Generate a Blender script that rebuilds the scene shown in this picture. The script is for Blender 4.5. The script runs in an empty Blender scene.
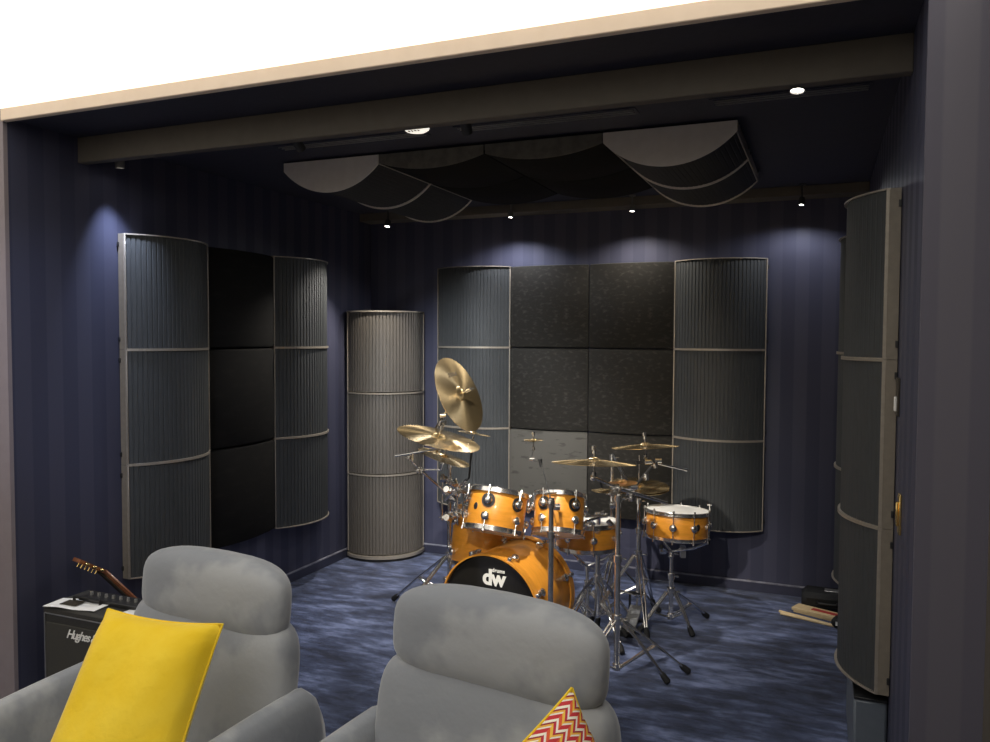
import bpy, math, random
from mathutils import Vector, Matrix, Quaternion
random.seed(7)
S = bpy.context.scene
COL = S.collection
PI = math.pi
sin, cos = math.sin, math.cos
S.view_settings.view_transform = 'Standard'
S.view_settings.look = 'None'
S.view_settings.gamma = 1
S.view_settings.use_curve_mapping = False
S.view_settings.exposure = 0.0

# ------------------------------------------------------------------ camera
YAW, PITCH, ROLL, FPX = 0.390994, 0.0416466, 0.0046137, 795.04
CAM = Vector((2.74406, -5.48993, 1.69593))
_f = Vector((-sin(YAW)*cos(PITCH), cos(YAW)*cos(PITCH), -sin(PITCH)))
_r0 = Vector((cos(YAW), sin(YAW), 0)); _u0 = _r0.cross(_f)
_r = _r0*cos(ROLL) + _u0*sin(ROLL); _u = -_r0*sin(ROLL) + _u0*cos(ROLL)
cd = bpy.data.cameras.new('camera'); cam = bpy.data.objects.new('camera', cd); COL.objects.link(cam)
cam.matrix_world = Matrix(((_r.x, _u.x, -_f.x, CAM.x), (_r.y, _u.y, -_f.y, CAM.y), (_r.z, _u.z, -_f.z, CAM.z), (0, 0, 0, 1)))
cd.sensor_width = 36; cd.lens = FPX/990*36; cd.clip_start = .02
S.camera = cam
def P(px, py, D):
    """point measured from the photograph at forward distance D"""
    return CAM + D*(_f + _r*((px-495)/FPX) + _u*((371-py)/FPX))
def V3(a, b, c): return (_r*a + _u*b - _f*c).normalized()

# ------------------------------------------------------------------ materials
def mat(name, col, rough=.5, metal=0, spec=.5, sheen=0, bump=None, var=None, aniso=0, coat=0, emit=None):
    m = bpy.data.materials.new(name); m.use_nodes = True
    nt = m.node_tree; b = nt.nodes['Principled BSDF']; L = nt.links.new
    b.inputs['Base Color'].default_value = (*col, 1)
    b.inputs['Roughness'].default_value = rough; b.inputs['Metallic'].default_value = metal
    b.inputs['Specular IOR Level'].default_value = spec
    if sheen:
        b.inputs['Sheen Weight'].default_value = sheen; b.inputs['Sheen Roughness'].default_value = .4
    if coat:
        b.inputs['Coat Weight'].default_value = coat; b.inputs['Coat Roughness'].default_value = .08
    if aniso:
        b.inputs['Anisotropic'].default_value = aniso
        t = nt.nodes.new('ShaderNodeTangent'); t.direction_type = 'RADIAL'; t.axis = 'Z'
        L(t.outputs[0], b.inputs['Tangent'])
    if emit:
        b.inputs['Emission Color'].default_value = (*emit[0], 1); b.inputs['Emission Strength'].default_value = emit[1]
    tc = None
    def noise(scale, stretch=(1, 1, 1), detail=4, rough_=.55):
        nonlocal tc
        if tc is None: tc = nt.nodes.new('ShaderNodeTexCoord')
        mp = nt.nodes.new('ShaderNodeMapping'); mp.inputs['Scale'].default_value = stretch
        L(tc.outputs['Object'], mp.inputs[0])
        n = nt.nodes.new('ShaderNodeTexNoise'); n.inputs['Scale'].default_value = scale
        n.inputs['Detail'].default_value = detail; n.inputs['Roughness'].default_value = rough_
        L(mp.outputs[0], n.inputs['Vector']); return n
    if var:      # (scale, stretch, other colour, lo, hi)
        n = noise(var[0], var[1]); r = nt.nodes.new('ShaderNodeValToRGB')
        r.color_ramp.elements[0].position = var[3]; r.color_ramp.elements[1].position = var[4]
        r.color_ramp.elements[0].color = (*col, 1); r.color_ramp.elements[1].color = (*var[2], 1)
        L(n.outputs['Fac'], r.inputs[0]); L(r.outputs[0], b.inputs['Base Color'])
    if bump:     # (scale, strength, distance)
        n = noise(bump[0]); k = nt.nodes.new('ShaderNodeBump')
        k.inputs['Strength'].default_value = bump[1]; k.inputs['Distance'].default_value = bump[2]
        L(n.outputs['Fac'], k.inputs['Height']); L(k.outputs[0], b.inputs['Normal'])
    return m

def striped_wallpaper(nm='striped_wallpaper', c1=(.048, .050, .086), c2=(.062, .064, .102)):
    m = bpy.data.materials.new(nm); m.use_nodes = True; nt = m.node_tree; L = nt.links.new
    b = nt.nodes['Principled BSDF']; b.inputs['Specular IOR Level'].default_value = .35
    g = nt.nodes.new('ShaderNodeNewGeometry'); sp = nt.nodes.new('ShaderNodeSeparateXYZ'); L(g.outputs['Position'], sp.inputs[0])
    a = nt.nodes.new('ShaderNodeMath'); a.operation = 'ADD'; L(sp.outputs[0], a.inputs[0]); L(sp.outputs[1], a.inputs[1])
    k = nt.nodes.new('ShaderNodeMath'); k.operation = 'MULTIPLY'; k.inputs[1].default_value = 2*PI/.165; L(a.outputs[0], k.inputs[0])
    s = nt.nodes.new('ShaderNodeMath'); s.operation = 'SINE'; L(k.outputs[0], s.inputs[0])
    r = nt.nodes.new('ShaderNodeMapRange'); r.inputs['From Min'].default_value = -.15; r.inputs['From Max'].default_value = .15; L(s.outputs[0], r.inputs[0])
    mx = nt.nodes.new('ShaderNodeMix'); mx.data_type = 'RGBA'; mx.inputs[6].default_value = (*c1, 1); mx.inputs[7].default_value = (*c2, 1)
    L(r.outputs[0], mx.inputs[0]); L(mx.outputs[2], b.inputs['Base Color'])
    rr = nt.nodes.new('ShaderNodeMapRange'); rr.inputs['To Min'].default_value = .62; rr.inputs['To Max'].default_value = .48
    L(r.outputs[0], rr.inputs[0]); L(rr.outputs[0], b.inputs['Roughness'])
    return m

def carpet_mat():
    m = bpy.data.materials.new('blue_carpet'); m.use_nodes = True; nt = m.node_tree; L = nt.links.new
    b = nt.nodes['Principled BSDF']; b.inputs['Roughness'].default_value = .8; b.inputs['Specular IOR Level'].default_value = .2
    b.inputs['Sheen Weight'].default_value = .35; b.inputs['Sheen Roughness'].default_value = .35
    g = nt.nodes.new('ShaderNodeNewGeometry')
    def n(scale, st, det):
        mp = nt.nodes.new('ShaderNodeMapping'); mp.inputs['Scale'].default_value = st; L(g.outputs['Position'], mp.inputs[0])
        x = nt.nodes.new('ShaderNodeTexNoise'); x.inputs['Scale'].default_value = scale; x.inputs['Detail'].default_value = det; x.inputs['Roughness'].default_value = .65
        L(mp.outputs[0], x.inputs['Vector']); return x
    n1 = n(5, (.8, 2.4, 1), 10); n2 = n(1.7, (1, 1.5, 1), 4)
    mm = nt.nodes.new('ShaderNodeMix'); mm.inputs[0].default_value = .35; L(n1.outputs['Fac'], mm.inputs[2]); L(n2.outputs['Fac'], mm.inputs[3])
    r = nt.nodes.new('ShaderNodeValToRGB'); L(mm.outputs[0], r.inputs[0])
    e = r.color_ramp.elements; e[0].position = .40; e[0].color = (.017, .024, .055, 1); e[1].position = .62; e[1].color = (.20, .25, .44, 1)
    x = e.new(.5); x.color = (.055, .074, .150, 1)
    L(r.outputs[0], b.inputs['Base Color'])
    n3 = n(260, (1, 1, 1), 2); k = nt.nodes.new('ShaderNodeBump'); k.inputs['Strength'].default_value = .5; k.inputs['Distance'].default_value = .004
    L(n3.outputs['Fac'], k.inputs['Height']); L(k.outputs[0], b.inputs['Normal'])
    return m

def pattern_mat():
    m = bpy.data.materials.new('patterned_cushion_cloth'); m.use_nodes = True; nt = m.node_tree; L = nt.links.new
    b = nt.nodes['Principled BSDF']; b.inputs['Roughness'].default_value = .8
    uv = nt.nodes.new('ShaderNodeUVMap'); uv.uv_map = 'UVMap'; sp = nt.nodes.new('ShaderNodeSeparateXYZ'); L(uv.outputs[0], sp.inputs[0])
    def M(op, a, bb=None):
        x = nt.nodes.new('ShaderNodeMath'); x.operation = op
        for i, v in enumerate((a, bb)):
            if v is None: continue
            if isinstance(v, (int, float)): x.inputs[i].default_value = v
            else: L(v, x.inputs[i])
        return x.outputs[0]
    u, v = sp.outputs[0], sp.outputs[1]
    zig = M('PINGPONG', M('MULTIPLY', u, 9), .5)
    band = M('FRACT', M('ADD', M('MULTIPLY', v, 8), zig))
    half = M('GREATER_THAN', M('FRACT', M('MULTIPLY', u, 9)), .5)
    r = nt.nodes.new('ShaderNodeValToRGB'); r.color_ramp.interpolation = 'CONSTANT'; e = r.color_ramp.elements
    e[0].position = 0; e[0].color = (.55, .03, .04, 1); e[1].position = .34; e[1].color = (.9, .82, .68, 1)
    for p_, c_ in ((.56, (.30, .012, .03, 1)), (.7, (.8, .42, .05, 1)), (.86, (.85, .78, .66, 1))):
        x = e.new(p_); x.color = c_
    L(band, r.inputs[0])
    r2 = nt.nodes.new('ShaderNodeValToRGB'); r2.color_ramp.interpolation = 'CONSTANT'; e = r2.color_ramp.elements
    e[0].position = 0; e[0].color = (.72, .10, .03, 1); e[1].position = .3; e[1].color = (.85, .78, .7, 1)
    for p_, c_ in ((.5, (.5, .02, .05, 1)), (.75, (.85, .5, .06, 1))):
        x = e.new(p_); x.color = c_
    L(band, r2.inputs[0])
    mx = nt.nodes.new('ShaderNodeMix'); mx.data_type = 'RGBA'; L(half, mx.inputs[0]); L(r.outputs[0], mx.inputs[6]); L(r2.outputs[0], mx.inputs[7])
    L(mx.outputs[2], b.inputs['Base Color']); return m

WALL = striped_wallpaper(); WALLP = striped_wallpaper('striped_wallpaper_sheen', (.115, .108, .140), (.135, .126, .155));  # second is the same paper lightened; pillar sheen put into its colour
MAUVE = mat('mauve_paint', (.24, .20, .21), .7, var=(18, (1, 1, 1), (.25, .21, .22), .4, .6))
CARPET = carpet_mat(); PATT = pattern_mat()
NAVY = mat('navy_paint', (.026, .027, .045), .7, var=(30, (1, 1, 1), (.030, .031, .050), .4, .6))
TAUPE = mat('taupe_paint', (.105, .09, .072), .7, var=(18, (1, 1, 1), (.112, .096, .077), .4, .6))
CREAM = mat('cream_paint', (.90, .72, .55), .6, var=(12, (1, 1, 1), (.93, .75, .58), .4, .6))
LUM = mat('glowing_ceiling', (.8, .78, .74), .6, emit=((1, .965, .88), 1.25), var=(1.2, (1, 1, 1), (.82, .8, .72), .4, .6))  # emission put into the white ceiling; its glow lights the front room
BASEB = mat('baseboard_paint', (.04, .042, .07), .4, var=(20, (1, 1, 1), (.045, .047, .078), .4, .6))
BASET = mat('baseboard_edge', (.17, .17, .21), .35, var=(20, (1, 1, 1), (.33, .33, .39), .4, .6))
CHAMP = mat('champagne_trim', (.34, .30, .25), .38, metal=.35, var=(40, (1, 1, 1), (.38, .335, .28), .4, .6))
CHAMPSIDE = mat('champagne_side', (.20, .17, .135), .5, var=(40, (1, 1, 1), (.22, .19, .15), .4, .6))
RIB = mat('ribbed_charcoal', (.043, .0465, .049), .62, spec=.4, bump=(220, .2, .001), var=(60, (1, 1, .3), (.050, .0535, .056), .35, .65))
RIBG = mat('ribbed_taupe', (.108, .096, .083), .5, spec=.5, bump=(220, .2, .001), var=(60, (1, 1, .3), (.12, .107, .093), .35, .65))
CAPG = mat('grey_end_cap', (.66, .60, .54), .5, var=(20, (1, 1, 1), (.69, .63, .57), .4, .6))
VELD = mat('shaded_velvet', (.010, .0095, .009), .9, spec=.1, var=(9, (1, 1, 3), (.014, .013, .012), .5, .7))  # darker copy of the charcoal velvet; shade is put into its colour
VELS = mat('lit_velvet_face', (.13, .12, .10), .9, spec=.1, var=(20, (1, 1, 1), (.17, .155, .13), .4, .6))  # velvet lightened; light on the tile fronts is put into the colour
RIBD = mat('dark_ribbed_cloth', (.024, .024, .024), .7, spec=.3, var=(60, (1, 1, .3), (.03, .03, .03), .35, .65))
VEL = mat('charcoal_velvet', (.019, .0175, .015), .85, spec=.2, sheen=.10, var=(26, (1, 1, 2.0), (.046, .042, .037), .52, .78), bump=(90, .3, .002))
VELL = mat('nap_worn_grey_velvet', (.078, .074, .066), .85, spec=.2, sheen=.15, var=(9, (1, 1, 3.5), (.05, .047, .042), .58, .66), bump=(90, .3, .002))  # velvet copy lightened: nap catching the light is put into the colour
BLACK = mat('black_plastic', (.012, .012, .013), .45, var=(50, (1, 1, 1), (.016, .016, .017), .4, .6))
RUBBER = mat('black_rubber', (.010, .010, .011), .75, var=(50, (1, 1, 1), (.014, .014, .015), .4, .6))
CHROME = mat('chrome', (.86, .84, .80), .17, metal=.96, var=(25, (1, 1, 1), (.72, .71, .70), .4, .6))
SATIN = mat('satin_steel', (.6, .59, .57), .35, metal=.9, var=(25, (1, 1, 1), (.6, .59, .57), .4, .6))
BRASS = mat('cymbal_bronze', (.80, .60, .32), .25, metal=.97, aniso=.85, var=(70, (1, 1, 1), (.76, .58, .31), .4, .6), bump=(60, .12, .002))
COPPER = mat('copper_bronze', (.62, .30, .10), .3, metal=1, aniso=.5, var=(70, (1, 1, 1), (.66, .34, .12), .4, .6))
LACQ = mat('amber_lacquer', (.57, .235, .022), .38, spec=.5, coat=.5, var=(14, (1, 1, 6), (.66, .27, .03), .35, .65))
HEADW = mat('white_drum_head', (.82, .81, .78), .5, var=(8, (1, 1, 1), (.86, .85, .82), .4, .6))
HEADB = mat('black_drum_head', (.012, .011, .010), .16, coat=.4, var=(8, (1, 1, 1), (.016, .015, .013), .4, .6))
LOGO = mat('white_print', (.85, .84, .8), .6, var=(8, (1, 1, 1), (.9, .89, .85), .4, .6))
INK = mat('black_ink', (.03, .022, .012), .6, var=(8, (1, 1, 1), (.04, .03, .016), .4, .6))
GREYV = mat('grey_velvet', (.27, .285, .315), .75, spec=.25, sheen=.55, var=(3.2, (1, 1.5, 1), (.38, .39, .41), .47, .57), bump=(9, .25, .02))
YEL = mat('yellow_velvet', (.90, .60, .02), .8, spec=.2, sheen=.35, var=(6, (1, 1, 1), (.95, .68, .05), .35, .65), bump=(13, .35, .02))
TOLEX = mat('black_tolex', (.030, .028, .025), .55, bump=(380, .6, .002), var=(60, (1, 1, 1), (.036, .034, .03), .4, .6))
GRILL = mat('grill_cloth', (.038, .036, .030), .8, bump=(500, .5, .002), var=(200, (1, 1, 1), (.050, .047, .04), .4, .6))
PAPER = mat('white_paper', (.8, .79, .77), .7, var=(30, (1, 1, 1), (.84, .83, .81), .4, .6))
WOODR = mat('mahogany', (.20, .065, .025), .35, coat=.4, var=(20, (1, 1, 8), (.27, .10, .04), .35, .65))
WOODL = mat('pale_maple', (.74, .55, .30), .5, var=(20, (1, 6, 1), (.8, .62, .36), .35, .65))
GOLD = mat('gold_metal', (.85, .60, .22), .25, metal=1, var=(20, (1, 1, 1), (.9, .66, .28), .35, .65))
BOXG = mat('blue_grey_plastic', (.12, .14, .17), .45, var=(15, (1, 1, 1), (.13, .15, .18), .4, .6))
BRONZEP = mat('dark_bronze_plate', (.06, .052, .042), .35, metal=.5, var=(20, (1, 1, 1), (.07, .06, .05), .4, .6))
LAMPB = mat('black_lamp_body', (.03, .03, .03), .5, var=(20, (1, 1, 1), (.035, .035, .035), .4, .6))
LAMPG = mat('grey_lamp_body', (.16, .15, .14), .45, var=(20, (1, 1, 1), (.18, .17, .16), .4, .6))
LENS = mat('lamp_lens', (.9, .9, .9), .3, emit=((1, .96, .9), 14))
LENSW = mat('warm_lamp_lens', (.9, .9, .85), .3, emit=((1, .93, .8), 1.0))
RED = mat('red_plastic', (.5, .04, .04), .4, var=(20, (1, 1, 1), (.55, .05, .05), .4, .6))
REAR = mat('beige_wall_paint', (.62, .56, .48), .8, var=(6, (1, 1, 1), (.65, .59, .51), .4, .6))

# ------------------------------------------------------------------ mesh helpers
def frame(d, hint=None):
    d = Vector(d).normalized()
    h = Vector(hint) if hint is not None else (Vector((0, 0, 1)) if abs(d.z) < .95 else Vector((1, 0, 0)))
    x = h.cross(d)
    if x.length < 1e-6: x = Vector((1, 0, 0)).cross(d)
    x.normalize(); y = d.cross(x); return x, y, d
class MB:
    def __init__(s): s.v = []; s.f = []; s.uv = None
    def add(s, vs, fs):
        n = len(s.v); s.v += [tuple(v) for v in vs]; s.f += [tuple(i+n for i in f) for f in fs]; return s
    def box(s, c, size, R=None, bev=0):
        hx, hy, hz = size[0]/2, size[1]/2, size[2]/2; c = Vector(c)
        b = min(bev, hx*.9, hy*.9, hz*.9)
        if b <= 0:
            vs = [Vector((x, y, z)) for x in (-hx, hx) for y in (-hy, hy) for z in (-hz, hz)]
            fs = [(0, 1, 3, 2), (4, 6, 7, 5), (0, 4, 5, 1), (2, 3, 7, 6), (0, 2, 6, 4), (1, 5, 7, 3)]
        else:
            vs = []; idx = {}
            for sx in (-1, 1):
                for sy in (-1, 1):
                    for sz in (-1, 1):
                        for a in range(3):
                            q = [sx*(hx-b), sy*(hy-b), sz*(hz-b)]; q[a] = (sx*hx, sy*hy, sz*hz)[a]
                            idx[(sx, sy, sz, a)] = len(vs); vs.append(Vector(q))
            fs = []
            for a in range(3):
                o = [i for i in range(3) if i != a]
                for sg in (-1, 1):
                    q = []
                    for s1, s2 in ((-1, -1), (1, -1), (1, 1), (-1, 1)):
                        k = [0, 0, 0]; k[a] = sg; k[o[0]] = s1; k[o[1]] = s2; q.append(idx[(*k, a)])
                    fs.append(tuple(q))
                    # edges between axis o[0] and o[1] along a handled below
                for s1 in (-1, 1):
                    for s2 in (-1, 1):
                        k0 = [0]*3; k0[a] = -1; k0[o[0]] = s1; k0[o[1]] = s2; k1 = list(k0); k1[a] = 1
                        fs.append((idx[(*k0, o[0])], idx[(*k1, o[0])], idx[(*k1, o[1])], idx[(*k0, o[1])]))
            for sx in (-1, 1):
                for sy in (-1, 1):
                    for sz in (-1, 1): fs.append(tuple(idx[(sx, sy, sz, a)] for a in range(3)))
        if R is not None: vs = [R @ v for v in vs]
        return s.add([v+c for v in vs], fs)
    def tube(s, a, b, r, r2=None, n=12, cap=True):
        a, b = Vector(a), Vector(b); r2 = r if r2 is None else r2
        x, y, d = frame(b-a); vs = []
        for p, q in ((a, r), (b, r2)):
            for i in range(n): t = 2*PI*i/n; vs.append(p + x*cos(t)*q + y*sin(t)*q)
        fs = [(i, (i+1) % n, n+(i+1) % n, n+i) for i in range(n)]
        if cap: fs += [tuple(range(n-1, -1, -1)), tuple(range(n, 2*n))]
        return s.add(vs, fs)
    def path(s, pts, r, n=8):
        pts = [Vector(p) for p in pts]; rs = r if isinstance(r, (list, tuple)) else [r]*len(pts); vs = []; h = None
        for i, p in enumerate(pts):
            d = pts[min(i+1, len(pts)-1)] - pts[max(i-1, 0)]
            x, y, d = frame(d, h) if h is not None else frame(d)
            h = y
            for k in range(n): t = 2*PI*k/n; vs.append(p + x*cos(t)*rs[i] + y*sin(t)*rs[i])
        fs = []
        for i in range(len(pts)-1):
            for k in range(n): fs.append((i*n+k, i*n+(k+1) % n, (i+1)*n+(k+1) % n, (i+1)*n+k))
        fs += [tuple(range(n-1, -1, -1)), tuple((len(pts)-1)*n+k for k in range(n))]
        return s.add(vs, fs)
    def lathe(s, prof, M=None, n=48, close=False):
        vs = []; k = len(prof)
        for i in range(n):
            t = 2*PI*i/n
            for r, z in prof: vs.append(Vector((r*cos(t), r*sin(t), z)))
        m = k if close else k-1
        fs = [(i*k+j, ((i+1) % n)*k+j, ((i+1) % n)*k+(j+1) % k, i*k+(j+1) % k) for i in range(n) for j in range(m)]
        if M is not None: vs = [M @ v for v in vs]
        return s.add(vs, fs)
    def ball(s, c, r, n=12, sc=(1, 1, 1), R=None):
        c = Vector(c); m = n//2
        vs = [Vector((0, 0, -r*sc[2]))]
        for j in range(1, m):
            p = -PI/2 + PI*j/m
            for i in range(n): t = 2*PI*i/n; vs.append(Vector((r*cos(p)*cos(t)*sc[0], r*cos(p)*sin(t)*sc[1], r*sin(p)*sc[2])))
        vs.append(Vector((0, 0, r*sc[2]))); T = len(vs)-1
        fs = [(0, 1+(i+1) % n, 1+i) for i in range(n)] + [(T, T-n+i, T-n+(i+1) % n) for i in range(n)]
        for j in range(m-2):
            for i in range(n): fs.append((1+j*n+i, 1+j*n+(i+1) % n, 1+(j+1)*n+(i+1) % n, 1+(j+1)*n+i))
        if R is not None: vs = [R @ v for v in vs]
        return s.add([v+c for v in vs], fs)
    def prism(s, poly, z0, z1, M=None):
        n = len(poly); vs = [Vector((x, y, z0)) for x, y in poly] + [Vector((x, y, z1)) for x, y in poly]
        if M is not None: vs = [M @ v for v in vs]
        fs = [(i, (i+1) % n, n+(i+1) % n, n+i) for i in range(n)] + [tuple(range(n-1, -1, -1)), tuple(range(n, 2*n))]
        return s.add(vs, fs)
    def grid(s, fn, nu, nv, wu=False):
        vs = [fn(i/nu, j/nv) for i in range(nu+(0 if wu else 1)) for j in range(nv+1)]
        k = nv+1; m = nu
        fs = [(i*k+j, ((i+1) % nu if wu else i+1)*k+j, ((i+1) % nu if wu else i+1)*k+j+1, i*k+j+1) for i in range(m) for j in range(nv)]
        return s.add(vs, fs)
    def build(s, name, m, parent=None, smooth=True, mats=None, angle=40, inv=None):
        me = bpy.data.meshes.new(name); vs = s.v
        if inv is not None: vs = [tuple(inv @ Vector(v)) for v in vs]
        me.from_pydata(vs, [], s.f); me.materials.append(m); me.validate(); me.update()
        import bmesh
        bm = bmesh.new(); bm.from_mesh(me); bmesh.ops.recalc_face_normals(bm, faces=bm.faces)
        if smooth:
            for f in bm.faces: f.smooth = True
            for e in bm.edges:
                if len(e.link_faces) == 2 and e.calc_face_angle(0) > math.radians(angle): e.smooth = False
        bm.to_mesh(me); bm.free()
        o = bpy.data.objects.new(name, me); COL.objects.link(o)
        if parent is not None: o.parent = parent
        return o

def thing(name, label, cat, loc=(0, 0, 0), R=None, group=None):
    o = bpy.data.objects.new(name, None); COL.objects.link(o); o.empty_display_size = .05
    M = Matrix.Translation(Vector(loc))
    if R is not None: M = M @ R.to_4x4()
    o.matrix_basis = M
    o['label'] = label; o['category'] = cat
    if group: o['group'] = group
    return o
def tag(o, label, cat, group=None):
    o['label'] = label; o['category'] = cat
    if group: o['group'] = group
    return o
def struct(o): o['kind'] = 'structure'; return o
def dup(root, M, label, group=None):
    r = root.copy(); COL.objects.link(r); r.matrix_basis = M; r['label'] = label
    if group: r['group'] = group
    for ch in list(root.children):
        c = ch.copy(); COL.objects.link(c); c.parent = r
        for g in list(ch.children):
            d = g.copy(); COL.objects.link(d); d.parent = c
    return r
def RZ(a): return Matrix.Rotation(a, 3, 'Z')
def RX(a): return Matrix.Rotation(a, 3, 'X')
def RY(a): return Matrix.Rotation(a, 3, 'Y')
def axes(z, hint=(0, 0, 1)):
    x, y, z = frame(z, hint); return Matrix((x, y, z)).transposed()
def text(name, s, m, parent, M, size, ext=.0006, off=0, shear=0, space=1):
    c = bpy.data.curves.new(name, 'FONT'); c.body = s; c.size = size; c.extrude = ext; c.offset = off; c.shear = shear
    c.align_x = 'CENTER'; c.align_y = 'CENTER'; c.space_character = space
    o = bpy.data.objects.new(name, c); COL.objects.link(o); bpy.context.view_layer.update()
    me = bpy.data.meshes.new_from_object(o.evaluated_get(bpy.context.evaluated_depsgraph_get()))
    bpy.data.objects.remove(o); me.materials.clear(); me.materials.append(m)
    o = bpy.data.objects.new(name, me); COL.objects.link(o); o.parent = parent; o.matrix_basis = M; return o

# ------------------------------------------------------------------ room shell
XL, XR, YB, YO, ZC = -.632, 2.989, .07, -3.03, 2.66
FX0, FX1, FY0 = -2.6, 3.165, -7.2
def slab(name, lo, hi, m, bev=0):
    c = [(a+b)/2 for a, b in zip(lo, hi)]; s_ = [b-a for a, b in zip(lo, hi)]
    return struct(MB().box(c, s_, bev=bev).build(name, m, smooth=False))
slab('floor', (FX0-.2, FY0-.2, -.1), (FX1+.2, YB+.2, 0), CARPET)
slab('wall_back', (XL-.2, YB, 0), (XR+.2, YB+.15, 2.9), WALL)
slab('wall_left', (XL-.2, YO+.02, 0), (XL, YB, 2.9), WALL)
slab('wall_right', (XR, YO+.02, 0), (XR+.2, YB, 2.9), WALL)
slab('wall_left_front', (FX0-.2, YO-.0, 0), (XL, YO+.02, 2.9), MAUVE)
slab('wall_right_front', (XR, YO-.0, 0), (FX1+.2, YO+.02, 2.9), WALLP)
slab('wall_right_side', (FX1, FY0, 0), (FX1+.2, YO, 2.9), TAUPE)
slab('wall_left_side', (FX0-.2, FY0, 0), (FX0, YO, 2.9), REAR)
slab('wall_rear', (FX0-.2, FY0-.2, 0), (FX1+.2, FY0, 2.9), REAR)
slab('ceiling', (XL, YO+.02, ZC), (XR, YB, 2.9), NAVY)
slab('trim_1', (XL, YO-.012, 2.643), (FX1, YO+.02, 2.697), CREAM, .003)
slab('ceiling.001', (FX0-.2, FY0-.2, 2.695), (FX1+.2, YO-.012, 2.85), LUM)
slab('trim_2', (XL, YO-.012, 2.70), (XR, YO+.02, 2.9), CREAM)
slab('baseboard_back', (XL+.012, YB-.014, 0), (XR-.012, YB, .062), BASEB, .002)
slab('trim_3', (XL+.012, YB-.016, .062), (XR-.012, YB, .07), BASET)
slab('baseboard_left', (XL, YO+.02, 0), (XL+.014, YB-.014, .062), BASEB, .002)
slab('trim_4', (XL, YO+.02, .062), (XL+.016, YB-.016, .07), BASET)
slab('baseboard_right', (XR-.014, YO+.02, 0), (XR, YB-.014, .062), BASEB, .002)
slab('trim_5', (XR-.016, YO+.02, .062), (XR, YB-.016, .07), BASET)
# ceiling beams
slab('trim_6', (XL, -2.65, 2.538), (XR, -2.60, ZC), TAUPE, .003)
slab('trim_7', (XL, -.10, 2.60), (XR, YB, ZC), TAUPE, .003)

# slot air diffusers in the ceiling, behind the beam
def slot_diffuser(x0, x1, label):
    t = thing('slot_air_diffuser', label, 'air vent', ((x0+x1)/2, -2.12, ZC))
    w = x1-x0
    MB().box((0, 0, -.002), (w, .10, .004), bev=.001).build('frame', NAVY, t)
    for y in (-.026, .0, .026): MB().box((0, y, -.007), (w-.03, .003, .005)).build('blade', SATIN, t)
slot_diffuser(.16, 1.0, 'left slot air diffuser in dark ceiling behind the beam')
slot_diffuser(1.16, 2.0, 'middle slot air diffuser in dark ceiling above the foam panels')
slot_diffuser(2.3, 2.9, 'right slot air diffuser in dark ceiling near right wall')

# ------------------------------------------------------------------ acoustic panels
def arc_pts(w, sag, n, x0=0, off=0.0):
    R = (w*w/4+sag*sag)/(2*sag); h = math.asin(w/2/R); cy = R-sag
    return [(x0+w/2+(R+off)*sin(-h+2*h*i/n), cy-(R+off)*cos(-h+2*h*i/n)) for i in range(n+1)]
def rib_profile(w, sag, ribs, depth=.0032):
    R = (w*w/4+sag*sag)/(2*sag); h = math.asin(w/2/R); cy = R-sag; out = []
    for i in range(ribs):
        for u, d in ((0, -depth), (.2, -depth), (.28, 0), (.93, 0)):
            t = -h+2*h*(i+u)/ribs; out.append((w/2+(R+d)*sin(t), cy-(R+d)*cos(t)))
    out.append((w/2+(R-depth)*sin(h), cy-(R-depth)*cos(h))); return out
def sheet(prof, z0, z1, m_, name, parent, y_back=.02):
    pts = list(prof); n = len(pts); b = MB()
    vs = [(x, y, z0) for x, y in pts] + [(x, y, z1) for x, y in pts]
    fs = [(i, i+1, n+i+1, n+i) for i in range(n-1)]
    vs += [(pts[0][0], y_back, z0), (pts[-1][0], y_back, z0), (pts[0][0], y_back, z1), (pts[-1][0], y_back, z1)]
    a = 2*n; fs += [(0, n, a+2, a), (n-1, a+1, a+3, 2*n-1), (a, a+2, a+3, a+1)]
    fs += [tuple(list(range(n))+[a+1, a]), tuple(list(range(n, 2*n))+[a+3, a+2])]
    return b.add(vs, fs).build(name, m_, parent, angle=25)
H = .6
def curved_unit(name, label, M, ribm=RIB, w=.6, sag=.13, h=H, body=.046, ribs=26, rdep=.0032, caps=CHAMP, clips=True, sidem=None, group=None):
    t = thing(name, label, 'acoustic panel', group=group); t.matrix_basis = M
    sheet([(x, y+.004) for x, y in rib_profile(w-.012, sag-.006, ribs, rdep)], .006, h-.006, ribm, 'ribbed_cover', t).location.x = .006
    for z in (.0005, h-.0065):
        poly = arc_pts(w, sag, 28) + [(w, .012), (0, .012)]
        MB().prism(poly, z, z+.006).build('end_cap', caps, t)
    for x in (0, w-.007): MB().box((x+.0035, .004, h/2), (.007, .012, h-.004), bev=.001).build('edge_trim', CHAMP, t)
    b = MB()
    for x in (.0, w-.014): b.box((x+.007, .01+(body-.01)/2, h/2), (.014, body-.01, h-.002))
    for z in (.007, h-.007): b.box((w/2, .01+(body-.01)/2, z), (w-.028, body-.01, .012))
    b.build('side_frame', sidem or CHAMPSIDE, t)
    if clips:
        for x in (-.004, w+.004):
            for z in (.055, h-.055): MB().box((x, body-.004, z), (.008, .009, .024), bev=.001).build('mounting_clip', BLACK, t)
    return t
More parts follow.
